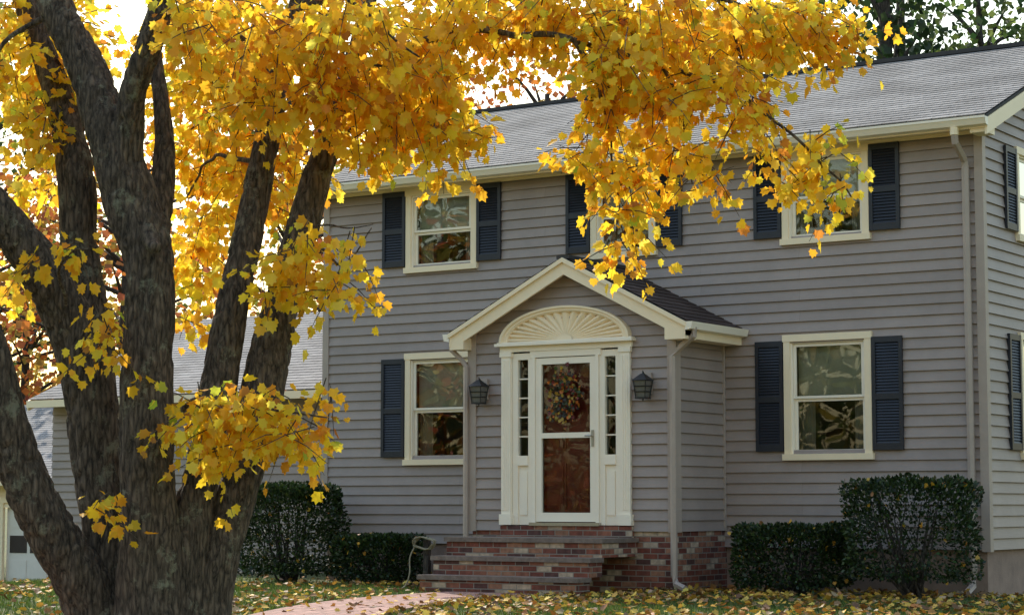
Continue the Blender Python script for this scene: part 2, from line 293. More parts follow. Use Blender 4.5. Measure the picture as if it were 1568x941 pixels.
def window(mb,gl,P0,U,N,w,z0,z1,split=.5,blind_refl=True):
    U=Vector(U);N=Vector(N);P0=Vector(P0); Z=Vector((0,0,1))
    def bx(a,b,c,d,n0,n1,mat,tgt=mb):
        p=[P0+U*x+Z*(z)+N*n for z in(c,d) for n in(n0,n1) for x in(a,b)]; tgt.hexa(p,mat)
    c=CA
    bx(0,c,z0+.03,z1-c,-.05,.045,'trim'); bx(w-c,w,z0+.03,z1-c,-.05,.045,'trim')
    bx(-.012,w+.012,z1-c,z1,-.05,.052,'trim'); bx(-.02,w+.02,z0-.02,z0+.055,-.06,.07,'trim')
    bx(c,c+.022,z0+.055,z1-c,-.09,.02,'white'); bx(w-c-.022,w-c,z0+.055,z1-c,-.09,.02,'white'); bx(c+.022,w-c-.022,z1-c-.022,z1-c,-.09,.02,'white')
    i0=c+.024; i1=w-c-.024; zb=z0+.058; zt=z1-c-.024; zm=zb+(zt-zb)*split
    f=.038
    for a,b,cc,d in((i0,i0+f,zm,zt),(i1-f,i1,zm,zt),(i0+f,i1-f,zt-f,zt),(i0+f,i1-f,zm,zm+.03)): bx(a,b,cc,d,-.035,-.008,'white')
    bx(i0+f,i1-f,zm+.03,zt-f,-.022,-.018,'glass',gl)
    for a,b,cc,d in((i0,i0+f,zb,zm-.002),(i1-f,i1,zb,zm-.002),(i0+f,i1-f,zm-.036,zm-.002),(i0+f,i1-f,zb,zb+.05)): bx(a,b,cc,d,-.068,-.038,'white')
    bx(i0+f,i1-f,zb+.05,zm-.036,-.056,-.052,'glass',gl)
    bx(i0+.4*w-.02,i0+.4*w+.02,zb+.05,zb+.065,-.05,-.03,'black')
    if blind_refl: bx(i0+.01,i1-.01,zm-.02,zt,-.135,-.13,'blind_refl')  # pale panel behind upper sash: a blind, doubling as painted tree reflection
    A=[P0+U*x+Z*z for x,z in((0.02,z0+.05),(w-.02,z0+.05),(w-.02,z1-.05),(.02,z1-.05))]; D=-N*1.1
    bk=[p+D for p in A]; fr=[p-N*.1 for p in A]
    mb.face(bk,'room')
    for i in range(4):
        j=(i+1)%4; mb.face([fr[i],fr[j],bk[j],bk[i]],'room')
    for a,b in((i0+.0,i0+.20),(i1-.20,i1)):
        k=9
        for q in range(k):
            xa=a+(b-a)*q/k; xb=a+(b-a)*(q+1)/k; na=-.17-.02*(q%2); nb_=-.17-.02*((q+1)%2)
            mb.face([P0+U*xa+Z*(zb)+N*na,P0+U*xb+Z*zb+N*nb_,P0+U*xb+Z*zt+N*nb_,P0+U*xa+Z*zt+N*na],'curtain')
mb=MB(); gl=MB()
for i,(a,b,c,d) in enumerate(wins): window(mb,gl,(a,0,0),(1,0,0),(0,-1,0),b-a,c,d)
for a,b,c,d in side: window(mb,gl,(FX1,a,0),(0,1,0),(1,0,0),b-a,c,d)
mb.build('window_frames',house); gl.build('window_glass',house)
def shutter(mb,P0,U,N,w,z0,z1):
    U=Vector(U);N=Vector(N);P0=Vector(P0); Z=Vector((0,0,1))
    def bx(a,b,c,d,n0,n1): mb.hexa([P0+U*x+Z*z+N*n for z in(c,d) for n in(n0,n1) for x in(a,b)],'shutter')
    s=.05; bx(0.005,s,z0,z1,.02,.056); bx(w-s,w-.005,z0,z1,.02,.056)
    h=z1-z0; mid=z0+h*.47
    for c,d in((z0,z0+.08),(mid-.035,mid+.035),(z1-.07,z1)): bx(s,w-s,c,d,.02,.054)
    bx(s,w-s,z0+.08,z1-.07,.02,.029)
    for c,d in((z0+.08,mid-.035),(mid+.035,z1-.07)):
        n=int((d-c)/.034)
        for i in range(n):
            zz=c+(d-c)*i/n; zt=zz+(d-c)/n*1.0
            p=[P0+U*s,P0+U*(w-s)]
            A=p[0]+Z*zz+N*.049;B=p[1]+Z*zz+N*.049;C=p[1]+Z*zt+N*.031;D=p[0]+Z*zt+N*.031
            mb.face([A,B,C,D],'shutter'); mb.face([p[0]+Z*zz+N*.030,p[1]+Z*zz+N*.030,B,A],'shutter')
mb=MB()
for a,b,c,d in shut: shutter(mb,(a,0,0),(1,0,0),(0,-1,0),b-a,c,d)
for a,b,c,d in side:
    shutter(mb,(FX1,a-.4,0),(0,1,0),(1,0,0),.395,c+.09,d-.04); shutter(mb,(FX1,b+.005,0),(0,1,0),(1,0,0),.395,c+.09,d-.04)
mb.build('shutters',house)
RX0,RX1=-3.36,6.74; YE=-.42; ZE=5.47; YR=3.8; ZR=7.17
sl_=math.hypot(YR-YE,ZR-ZE); V=Vector((0,(YR-YE)/sl_,(ZR-ZE)/sl_)); Nn=Vector((0,-V.z,V.y))
mb=MB()
mb.laps((RX0,YE,ZE+.02),(1,0,0),V,Nn,RX1-RX0,sl_,.14,.009,'shingle')
V2=Vector((0,-V.y,V.z)); N2=Vector((0,V.z,V.y)); YB=2*YR-YE
mb.laps((RX1,YB,ZE+.02),(-1,0,0),V2,N2,RX1-RX0,sl_,.14,.009,'shingle')
mb.build('roof_shingles',house)
mb=MB()
mb.beam((RX0-.01,YR-.11,ZR-.005),(RX1+.01,YR-.11,ZR-.005),(0,1,0),(0,0,1),.22,.055,'dark')
mb.beam(Vector((RX0,YE,ZE+.004)),Vector((RX0,YR,ZR+.004)),(1,0,0),(0,0,-1),RX1-RX0,.03,'dark')
mb.beam(Vector((RX0,YB,ZE+.004)),Vector((RX0,YR,ZR+.004)),(1,0,0),(0,0,-1),RX1-RX0,.03,'dark')
mb.build('roof_deck_and_ridge',house)
mb=MB()
mb.box(RX0+.02,RX1-.02,-.33,.0,5.385,5.40,'trim'); mb.box(FX0+.04,FX1-.04,-.034,-.003,5.31+.03,5.384,'trim')
mb.box(RX0,RX1,-.35,-.33,5.345,5.455,'trim')
mb.face([(RX0,-.352,5.36),(RX1+.01,-.352,5.36),(RX1+.01,-.43,5.375),(RX0,-.43,5.375)],'white')
mb.face([(RX0,-.43,5.375),(RX1+.01,-.43,5.375),(RX1+.01,-.465,5.44),(RX0,-.465,5.44)],'white')
mb.box(RX0,RX1+.01,-.472,-.455,5.44,5.468,'white')
for xx in(RX0,RX1+.01): mb.face([(xx,-.352,5.36),(xx,-.43,5.375),(xx,-.465,5.46),(xx,-.352,5.46)],'white')
for xa in(RX1-.03,RX0+.002):
    mb.beam((xa,-.36,5.455),(xa,YR,ZR-.04),(1,0,0),(0,0,-1),.028,.19,'trim')
    mb.beam((xa,YB-.06,5.455),(xa,YR,ZR-.04),(1,0,0),(0,0,-1),.028,.19,'trim')
mb.beam((FX1,-.33,5.40),(FX1,YR,ZR-.13),(1,0,0),(0,0,-1),RX1-FX1-.03,.015,'trim')
mb.beam((FX1,YB-.08,5.40),(FX1,YR,ZR-.13),(1,0,0),(0,0,-1),RX1-FX1-.03,.015,'trim')
mb.box(FX1+.0,RX1-.03,-.33,-.035,5.30,5.384,'trim')
mb.box(RX0,RX1,DEP,YB-.05,5.385,5.44,'trim')
mb.build('eaves_and_gutter',house)
mb=MB()
mb.tube([(6.36,-.40,5.37),(6.36,-.40,5.28)],[.05,.05],'trim',8)
mb.tube([(6.36,-.40,5.30),(6.36,-.38,5.20),(6.36,-.10,5.03),(6.36,-.075,4.95),(6.36,-.075,.3),(6.36,-.12,.12),(6.36,-.3,.05)],[.045]*7,'corner',6)
# ================= PORTICO
PX0,PX1=.22,3.15; PY=-1.26; PC=1.72; AZ=4.05; EZ=3.19; RW=1.69; PSL=(AZ-EZ)/RW
PB=.73
mb.tube([(3.46,-1.36,3.13),(3.46,-1.36,3.03),(3.26,-1.33,2.90),(3.16,-1.33,2.80),(3.16,-1.33,.22),(3.2,-1.36,.12),(3.34,-1.40,.07)],.042,'corner',6)
mb.tube([(-.02,-1.36,3.13),(-.02,-1.36,3.0),(.12,-1.33,2.87),(.18,-1.32,2.78),(.18,-1.32,.62)],.036,'corner',6)
mb.build('downspouts',house)
mb=MB()
SX0,SX1=.70,2.58; SC=1.64
def pclip(v):
    z=v+PB; a=PX0; b=PX1
    k=(AZ-.06-z)/PSL
    return (max(a,PC-k)-PX0,min(b,PC+k)-PX0)
mb.laps((PX0,PY,PB),(1,0,0),(0,0,1),(0,-1,0),PX1-PX0,AZ-.1-PB,.13,T_,'siding',[(SX0+.05-PX0,SX1-.05-PX0,-1,2.30)],pclip)
mb.laps((PX1,PY,PB),(0,1,0),(0,0,1),(1,0,0),-PY,3.2-PB,.13,T_,'siding')
mb.laps((PX0,0,PB),(0,-1,0),(0,0,1),(-1,0,0),-PY,3.2-PB,.13,T_,'siding')
mb.build('portico_siding',house)
mb=MB()
mb.box(PX0-.034,PX0+.09,PY-.034,PY+.08,PB-.01,3.2,'corner'); mb.box(PX1-.09,PX1+.034,PY-.034,PY+.08,PB-.01,3.2,'corner')
mb.box(PX1+.0,PX1+.034,-.07,-.031,PB,3.15,'corner')
mb.build('portico_corner_boards',house)
mb=MB(); mb.box(PX0+.02,PX1-.0,PY+.005,.05,-.2,PB+.005,'brick'); mb.build('portico_brick_base',house)
PF=-1.47
mb=MB(); ps=math.hypot(RW,AZ-EZ)
Vr=Vector((-RW/ps,0,(AZ-EZ)/ps)); Nr=Vector(((AZ-EZ)/ps,0,RW/ps)); Vl=Vector((RW/ps,0,(AZ-EZ)/ps)); Nl=Vector((-(AZ-EZ)/ps,0,RW/ps))
mb.laps((PC+RW,PF-.01,EZ+.02),(0,1,0),Vr,Nr,-PF,ps,.14,.01,'shingle2')
mb.laps((PC-RW,0,EZ+.02),(0,-1,0),Vl,Nl,-PF+.01,ps,.14,.01,'shingle2')
mb.beam((PC+RW,PF,EZ),(PC,PF,AZ),(0,1,0),(0,0,-1),-PF,.025,'dark'); mb.beam((PC-RW,PF,EZ),(PC,PF,AZ),(0,1,0),(0,0,-1),-PF,.025,'dark')
mb.beam((PC-.09,PF-.012,AZ-.01),(PC-.09,0,AZ-.01),(1,0,0),(0,0,1),.18,.045,'dark')
mb.build('portico_roof',house)
mb=MB()
for s in(1,-1):
    mb.beam((PC+s*(RW-.01),PF,EZ-.03),(PC,PF,AZ-.03),(0,1,0),(0,0,-1),.03,.17,'trim')
    mb.beam((PC+s*(RW+.01),PF-.035,EZ-.0),(PC,PF-.035,AZ+.005),(0,1,0),(0,0,-1),.034,.055,'trim')
    mb.beam((PC+s*RW,PF+.03,EZ-.12),(PC,PF+.03,AZ-.12),(0,1,0),(0,0,-1),.21,.012,'trim')
    x0,x1=(PX1-.02,PC+RW+.0) if s>0 else (PC-RW,PX0+.02)
    mb.box(x0,x1,PF-.004,PY+.05,EZ-.20,EZ-.05,'trim')
    x0,x1=(PX1+.02,PC+RW) if s>0 else (PC-RW,PX0-.02)
    mb.box(x0,x1,PY+.05,-.02,EZ-.19,EZ-.16,'trim')
    g0=PC+s*(RW+.0); g1=PC+s*(RW+.10)
    mb.face([(g0,PF-.02,EZ-.10),(g0,-.02,EZ-.10),(g1-s*.02,-.02,EZ-.085),(g1-s*.02,PF-.02,EZ-.085)],'white')
    mb.face([(g1-s*.02,PF-.02,EZ-.085),(g1-s*.02,-.02,EZ-.085),(g1,-.02,EZ-.0),(g1,PF-.02,EZ-.0)],'white')
    for yy in(PF-.02,-.02): mb.face([(g0,yy,EZ-.10),(g1-s*.02,yy,EZ-.085),(g1,yy,EZ),(g0,yy,EZ)],'white')
    mb.box(min(g0,g0-s*.02),max(g0,g0-s*.02),PF-.01,-.02,EZ-.16,EZ-.03,'trim')
mb.build('portico_trim_and_gutters',house)
# ---- door surround
mb=MB(); gl=MB(); Y=PY
def B(x0,x1,p0,p1,z0,z1,mat,t=None): (t or mb).box(x0,x1,Y-p1,Y-p0,z0,z1,mat)
DZ=.80; TZ=2.96
B(SX0+.02,SX0+.16,.0,.035,DZ,TZ,'white'); B(SX1-.16,SX1-.02,.0,.035,DZ,TZ,'white')
for x0 in(SX0,SX1-.165):
    B(x0+.015,x0+.15,.03,.065,DZ+.12,TZ-.07,'white'); B(x0-.005,x0+.17,-.02,.085,DZ,DZ+.13,'white'); B(x0-.002,x0+.167,.03,.08,TZ-.08,TZ-.02,'white')
    for k in range(3): B(x0+.04+k*.033,x0+.056+k*.033,.065,.072,DZ+.18,TZ-.12,'white')
D0,D1=1.16,2.12
for a,b in((SX0+.165,D0-.002),(D1+.002,SX1-.165)):
    g0,g1=(a+.075,b-.065) 
    B(a,g0,-.04,.03,DZ,TZ-.04,'white'); B(g1,b,-.04,.03,DZ,TZ-.04,'white')
    B(g0,g1,-.04,.03,TZ-.12,TZ-.04,'white'); B(g0,g1,-.04,.045,1.53,1.65,'white'); B(g0,g1,-.04,.01,DZ,1.53,'white')
    B(g0+.02,g1-.02,.01,.022,DZ+.12,1.45,'white')
    for k in range(1,5):
        zz=1.65+(TZ-.12-1.65)*k/5; B(g0,g1,-.02,.0,zz-.008,zz+.008,'white')
    B(g0,g1,-.018,-.014,1.65,TZ-.12,'doorglass',gl)
    mb.face([(g0,Y+.25,1.5),(g1,Y+.25,1.5),(g1,Y+.25,TZ),(g0,Y+.25,TZ)],'curtain')
    for xx in(g0-.03,g1+.03): mb.face([(xx,Y+.05,1.5),(xx,Y+.25,1.5),(xx,Y+.25,TZ),(xx,Y+.05,TZ)],'room')
B(SX0-.01,SX1+.01,.0,.06,TZ-.02,TZ+.05,'white'); B(SX0-.05,SX1+.05,.0,.13,TZ+.05,TZ+.085,'white'); B(SX0-.03,SX1+.03,.0,.10,TZ+.085,TZ+.10,'white')
B(D0-.03,D1+.03,-.04,.05,TZ-.10,TZ-.021,'white')
B(SX0+.17,SX1-.17,-.035,.02,.74,DZ-.012,'white')
B(D0,D0+.045,-.03,.055,DZ+.03,TZ-.10,'white'); B(D1-.045,D1,-.03,.055,DZ+.03,TZ-.10,'white')
B(D0+.047,D0+.13,-.01,.035,DZ+.04,TZ-.11,'white'); B(D1-.13,D1-.047,-.01,.035,DZ+.04,TZ-.11,'white')
B(D0+.13,D1-.13,-.01,.035,TZ-.19,TZ-.11,'white'); B(D0+.13,D1-.13,-.01,.035,1.86,1.925,'white'); B(D0+.13,D1-.13,-.01,.035,DZ+.04,DZ+.15,'white')
B(D0+.13,D1-.13,.0,.004,DZ+.15,1.86,'doorglass',gl); B(D0+.13,D1-.13,.0,.004,1.925,TZ-.19,'doorglass',gl)
B(D0-.02,D1+.02,-.04,.09,DZ-.01,DZ+.03,'brass')
B(D1-.105,D1-.075,.035,.05,1.75,1.95,'brass'); mb.tube([(D1-.09,Y-.05,1.88),(D1-.09,Y-.09,1.88),(D1-.17,Y-.09,1.88)],.011,'brass',8)
B(D0+.05,D1-.05,-.10,-.06,DZ+.03,TZ-.10,'red')
for xx in(D0+.16,D0+.52):
    for z0,z1 in((DZ+.2,DZ+.75),(DZ+.9,DZ+1.5),(DZ+1.62,DZ+1.9)):
        B(xx,xx+.28,-.06,-.045,z0,z1,'red'); B(xx+.035,xx+.245,-.045,-.033,z0+.035,z1-.035,'red')
mb.build('door_surround',house); gl.build('door_glass',house)
mb=MB(); z0=TZ+.10; a,b=.83,.345; n=19
def E(t,a_,b_,p): return Vector((SC+math.cos(t)*a_,Y-p,z0+math.sin(t)*b_))
for i in range(n):
    t0=math.pi*i/n; t1=math.pi*(i+1)/n; steps=6
    for k in range(steps):
        ta=t0+(t1-t0)*k/steps; tb=t0+(t1-t0)*(k+1)/steps
        pa=.02+.045*abs(math.sin((ta-t0)/(t1-t0)*math.pi)); pb=.02+.045*abs(math.sin((tb-t0)/(t1-t0)*math.pi))
        mb.face([E(ta,.1,.06,.03),E(ta,a,b,pa),E(tb,a,b,pb),E(tb,.1,.06,.03)],'trim')
hub=[E(math.pi*i/12,.11,.07,.055) for i in range(13)]; mb.face(hub,'trim')
N_=40
prof=[(.83,.345,.0),(.83,.345,.07),(.86,.365,.09),(.885,.385,.085),(.90,.395,.11),(.935,.42,.11),(.935,.42,.0)]
for i in range(N_):
    t0=math.pi*i/N_; t1=math.pi*(i+1)/N_
    for k in range(len(prof)-1):
        p,q=prof[k],prof[k+1]; mb.face([E(t0,*p),E(t0,*q),E(t1,*q),E(t1,*p)],'trim')
for s in(0,math.pi): mb.face([E(s,*p) for p in prof],'trim')
mb.build('sunburst_pediment',house)
# ---- lanterns
for X in(.44,2.80):
    mb=MB(); yb=PY-T_
    mb.box(X-.06,X+.06,yb-.035,yb,2.36,2.62,'corner')
    mb.box(X-.035,X+.035,yb-.05,yb-.035,2.42,2.56,'black')
    mb.tube([(X,yb-.05,2.52),(X,yb-.10,2.60),(X,yb-.13,2.63),(X,yb-.13,2.58)],.009,'black',6)
    c=yb-.13; r0,r1=.062,.085
    mb.box(X-.07,X+.07,c-.07,c+.07,2.30,2.318,'black')
    for sx in(-1,1):
        for sy in(-1,1): mb.tube([(X+sx*r0,c+sy*r0,2.318),(X+sx*r1,c+sy*r1,2.52)],.008,'black',4)
    for zz,rr in((2.385,.07),(2.45,.077)):
        for s in(-1,1):
            mb.tube([(X-rr,c+s*rr,zz),(X+rr,c+s*rr,zz)],.006,'black',4); mb.tube([(X+s*rr,c-rr,zz),(X+s*rr,c+rr,zz)],.006,'black',4)
    p=[Vector((X+sx*.056,c+sy*.056,2.32)) for sy in(-1,1) for sx in(-1,1)]+[Vector((X+sx*.078,c+sy*.078,2.515)) for sy in(-1,1) for sx in(-1,1)]
    mb.hexa(p,'lampglass')
    p=[Vector((X+sx*.1,c+sy*.1,2.52)) for sy in(-1,1) for sx in(-1,1)]+[Vector((X+sx*.02,c+sy*.02,2.60)) for sy in(-1,1) for sx in(-1,1)]
    mb.hexa(p,'black'); mb.tube([(X,c,2.60),(X,c,2.64)],[.012,.004],'black',6); mb.tube([(X,c,2.30),(X,c,2.27)],[.012,.003],'black',6)
    mb.build('wall_lantern')
# ---- wreath
n=330; th=rng.uniform(0,2*np.pi,n); rr=rng.normal(.155,.06,n)
P=np.stack([SC+.0+rr*np.cos(th),np.full(n,PY-.045)-rng.uniform(0,.05,n),2.40+1.45*rr*np.sin(th)-.03],1)
T=np.stack([np.cos(th+rng.normal(.7,.8,n)),rng.normal(-.3,.3,n),np.sin(th+rng.normal(.7,.8,n))],1); Nv=np.stack([rng.normal(0,.4,n),-np.ones(n),rng.normal(0,.4,n)],1)
leafcloud('door_wreath',P,Nv,T,rng.uniform(.025,.055,n),pick([(.45,.13,.015),(.18,.02,.015),(.38,.23,.03),(.045,.06,.02),(.04,.03,.02)],[2.5,2,2,4,3],n),'litter')
# ---- steps
mb=MB(); X0,X1=.42,2.62; lv=[(.655,-2.08),(.435,-2.36),(.215,-2.64)]
yb=PY+.004
for z,yf in lv:
    mb.box(X0,X1,yf,yb,z-.22 if z>.3 else -.1,z-.055,'brick')
    mb.box(X0-.025,X1+.025,yf-.03,yb,z-.053,z,'tread'); yb=yf
mb.box(SX0+.0,SX1,PY-.06,PY+.0,.657,.79,'brick')
mb.build('brick_steps')
# ================= left wing & garage
wing=empty('side_wing'); mb=MB()
mb.laps((-11,2.5,-1.2),(1,0,0),(0,0,1),(0,-1,0),7.9,4.0,.13,T_,'siding')
sl2=math.hypot(4,1.65); V=Vector((0,4/sl2,1.65/sl2)); Nn=Vector((0,-V.z,V.y))
mb.laps((-11.2,2.1,2.82),(1,0,0),V,Nn,8.05,sl2,.14,.008,'shingle')
mb.laps((-3.15,10.1,2.82),(-1,0,0),Vector((0,-V.y,V.z)),Vector((0,V.z,V.y)),8.05,sl2,.14,.008,'shingle')
mb.laps((-11,9.7,-1.2),(0,-1,0),(0,0,1),(-1,0,0),7.2,5.4,.13,T_,'siding',(),lambda v:(0,7.2) if v<4.05 else ((v-4.05)/.41,7.2-(v-4.05)/.41))
mb.build('walls_and_roof',wing)
mb=MB(); mb.box(-11.2,-3.16,2.06,2.13,2.68,2.80,'trim'); mb.box(-11.2,-3.16,2.14,2.49,2.74,2.76,'trim')
mb.beam((-11.22,2.1,2.80),(-11.22,6.1,4.45),(1,0,0),(0,0,-1),.03,.17,'trim'); mb.beam((-11.22,10.1,2.80),(-11.22,6.1,4.45),(1,0,0),(0,0,-1),.03,.17,'trim'); mb.build('trim',wing)
gar=empty('garage'); mb=MB(); GX0,GX1,GY=-26,-12.6,8.0
doors=[(-18.0,-15.5),(-21.3,-18.8),(-24.6,-22.1)]
mb.laps((GX0,GY,-1.1),(1,0,0),(0,0,1),(0,-1,0),GX1-GX0,2.65,.13,T_,'trim',[(a-GX0,b-GX0,-1,2.1) for a,b in doors])
mb.laps((GX1,GY,-1.1),(0,1,0),(0,0,1),(1,0,0),8,4.2,.13,T_,'siding',(),lambda v:(0,8) if v<2.65 else ((v-2.65)/.41,8-(v-2.65)/.41))
mb.laps((GX0-.2,GY-.4,1.58),(1,0,0),V,Nn,GX1-GX0+.4,sl2*1.1,.14,.008,'shingle')
mb.laps((GX1+.2,16.4,1.58),(-1,0,0),Vector((0,-V.y,V.z)),Vector((0,V.z,V.y)),GX1-GX0+.4,sl2*1.1,.14,.008,'shingle')
mb.box(GX0-.2,GX1+.2,GY-.44,GY-.37,1.44,1.56,'trim'); mb.box(GX0-.2,GX1+.2,GY-.36,GY-.03,1.50,1.515,'trim')
mb.build('walls_and_roof',gar); mb=MB()
for a,b in doors:
    mb.box(a-.12,a,GY-.05,GY+.02,-1.1,1.08,'trim'); mb.box(b,b+.12,GY-.05,GY+.02,-1.1,1.08,'trim'); mb.box(a-.12,b+.12,GY-.055,GY+.02,1.08,1.2,'trim')
    mb.box(a,b,GY+.08,GY+.12,-1.1,1.08,'garage')
    for r_ in range(4):
        for c_ in range(4):
            x0=a+.1+c_*(b-a-.1)/4; x1=x0+(b-a-.1)/4-.1; z0=-1.02+r_*.53; z1=z0+.38
            if r_==2: mb.box(x0,x1,GY+.07,GY+.079,z0,z1-.02,'room')
            else: mb.box(x0,x1,GY+.065,GY+.079,z0,z1,'garage')
mb.build('doors',gar)
# ================= ground
g=[]; n=170
ts=np.linspace(-1,1,n+1); cx=2+np.sign(ts)*(np.abs(ts)*28+np.abs(ts)**6*900); cy=-6+np.sign(ts)*(np.abs(ts)*28+np.abs(ts)**6*900)
vv=[(float(x),float(y),ground_z(float(x),float(y))) for y in cy for x in cx]; ff=[(j*(n+1)+i,j*(n+1)+i+1,(j+1)*(n+1)+i+1,(j+1)*(n+1)+i) for j in range(n) for i in range(n)]
me=bpy.data.meshes.new('ground'); me.from_pydata(vv,[],ff); me.update(); go=bpy.data.objects.new('ground',me); scene.collection.objects.link(go)
m,nn,b=newmat('lawn'); tc=nn.nodes.new('ShaderNodeTexCoord')
nz=nn.nodes.new('ShaderNodeTexNoise'); nz.inputs['Scale'].default_value=.8; nz.inputs['Detail'].default_value=10; nz.inputs['Roughness'].default_value=.75; L(nn,tc.outputs['Object'],nz.inputs['Vector'])
cr=nn.nodes.new('ShaderNodeValToRGB'); e=cr.color_ramp.elements; e[0].position=.38; e[0].color=(.045,.07,.013,1); e[1].position=.66; e[1].color=(.12,.09,.035,1); k=e.new(.5); k.color=(.07,.09,.02,1)
L(nn,nz.outputs[0],cr.inputs[0]); L(nn,cr.outputs[0],b.inputs['Base Color']); b.inputs['Roughness'].default_value=.95
n3=nn.nodes.new('ShaderNodeTexNoise'); n3.inputs['Scale'].default_value=25; n3.inputs['Detail'].default_value=5; L(nn,tc.outputs['Object'],n3.inputs['Vector']); bp=nn.nodes.new('ShaderNodeBump'); bp.inputs['Strength'].default_value=.8; bp.inputs['Distance'].default_value=.04; L(nn,n3.outputs[0],bp.inputs['Height']); L(nn,bp.outputs[0],b.inputs['Normal'])
me.materials.append(m)
mb=MB(); cl=[(1.5,-2.68),(1.48,-3.4),(1.6,-4.4),(1.95,-5.6),(2.5,-7.0),(3.2,-8.8),(4.1,-11.5),(5.0,-15)]
def catmull(pts,sub):
    out=[]; P=[Vector(p) for p in pts]; P=[2*P[0]-P[1]]+P+[2*P[-1]-P[-2]]
    for i in range(1,len(P)-2):
        for k in range(sub):
            t=k/sub; out.append(.5*((2*P[i])+(-P[i-1]+P[i+1])*t+(2*P[i-1]-5*P[i]+4*P[i+1]-P[i+2])*t*t+(-P[i-1]+3*P[i]-3*P[i+1]+P[i+2])*t**3))
    out.append(P[-2]); return out
cp=catmull([(x,y,0) for x,y in cl],8); run=0; prev=None
for i,p in enumerate(cp):
    t=(cp[min(i+1,len(cp)-1)]-cp[max(i-1,0)]).normalized(); s=Vector((-t.y,t.x,0))
    w2=.62; a=p-s*w2; b2=p+s*w2; a.z=max(ground_z(a.x,a.y),ground_z(b2.x,b2.y))+.03; b2.z=a.z
    if prev:
        d=(p-prev[2]).length; mb.face([prev[0],a,b2,prev[1]],'paver',[(run,0),(run+d,0),(run+d,1.24),(run,1.24)])
        for q,pq in((a,prev[0]),(b2,prev[1])): mb.face([pq,q,q-Vector((0,0,.08)),pq-Vector((0,0,.08))],'paver')
        run+=d
    prev=(a,b2,p.copy())
mb.build('brick_path')
pathpts=np.array([(p.x,p.y) for p in cp])
def onpath(x,y): return np.min((pathpts[:,0][None]-x[:,None])**2+(pathpts[:,1][None]-y[:,None])**2,axis=1)<.64**2
def gz(x,y): return np.array([ground_z(a,b) for a,b in zip(x,y)])
n=110000; x=rng.uniform(-7,9,n); y=rng.uniform(-9,-.2,n)
keep=~onpath(x,y)&~((x>.3)&(x<2.75)&(y>-2.7)); x=x[keep];y=y[keep]
den=np.array([noise.noise(Vector((a*.9,b*.9,3)))for a,b in zip(x,y)]); k=(rng.random(len(x))<np.clip(.85+den*.7-(y>-1.6)*.6,0.05,1)); x=x[k];y=y[k];n=len(x)
P=np.stack([x,y,gz(x,y)-.005],1); T=np.stack([rng.normal(0,.35,n),rng.normal(0,.35,n),np.ones(n)],1); Nv=rng.normal(0,1,(n,3))
leafcloud('lawn_grass',P,Nv,T,rng.uniform(.04,.085,n),pick([(.065,.12,.016),(.11,.16,.028),(.16,.16,.04),(.04,.075,.012)],[4,3,1,3],n),'grass',TRI,TF,wid=rng.uniform(.008,.015,n))
n=13000; x=rng.uniform(-7,10,n); y=-.3-10*rng.random(n)**1.2
den=np.array([noise.noise(Vector((a*.5,b*.5,9)))for a,b in zip(x,y)]); k=(rng.random(n)<np.clip(.6+den*.8+(x>1.5)*.2-(x<0)*.35,0.08,1))&~((x>.3)&(x<2.75)&(y>-2.7))&~(onpath(x,y)&(rng.random(n)<.8)); x=x[k];y=y[k];n=len(x)
P=np.stack([x,y,gz(x,y)+rng.uniform(.03,.07,n)],1); Nv=np.stack([rng.normal(0,.5,n),rng.normal(0,.5,n),np.ones(n)],1); T=np.stack([rng.normal(0,1,n),rng.normal(0,1,n),rng.normal(0,.2,n)],1)
leafcloud('fallen_leaves',P,Nv,T,rng.uniform(.05,.09,n),pick([(.55,.32,.05),(.38,.17,.04),(.16,.08,.03),(.65,.46,.08),(.35,.25,.14)],[3.5,3,2.5,2.5,2],n),'litter')
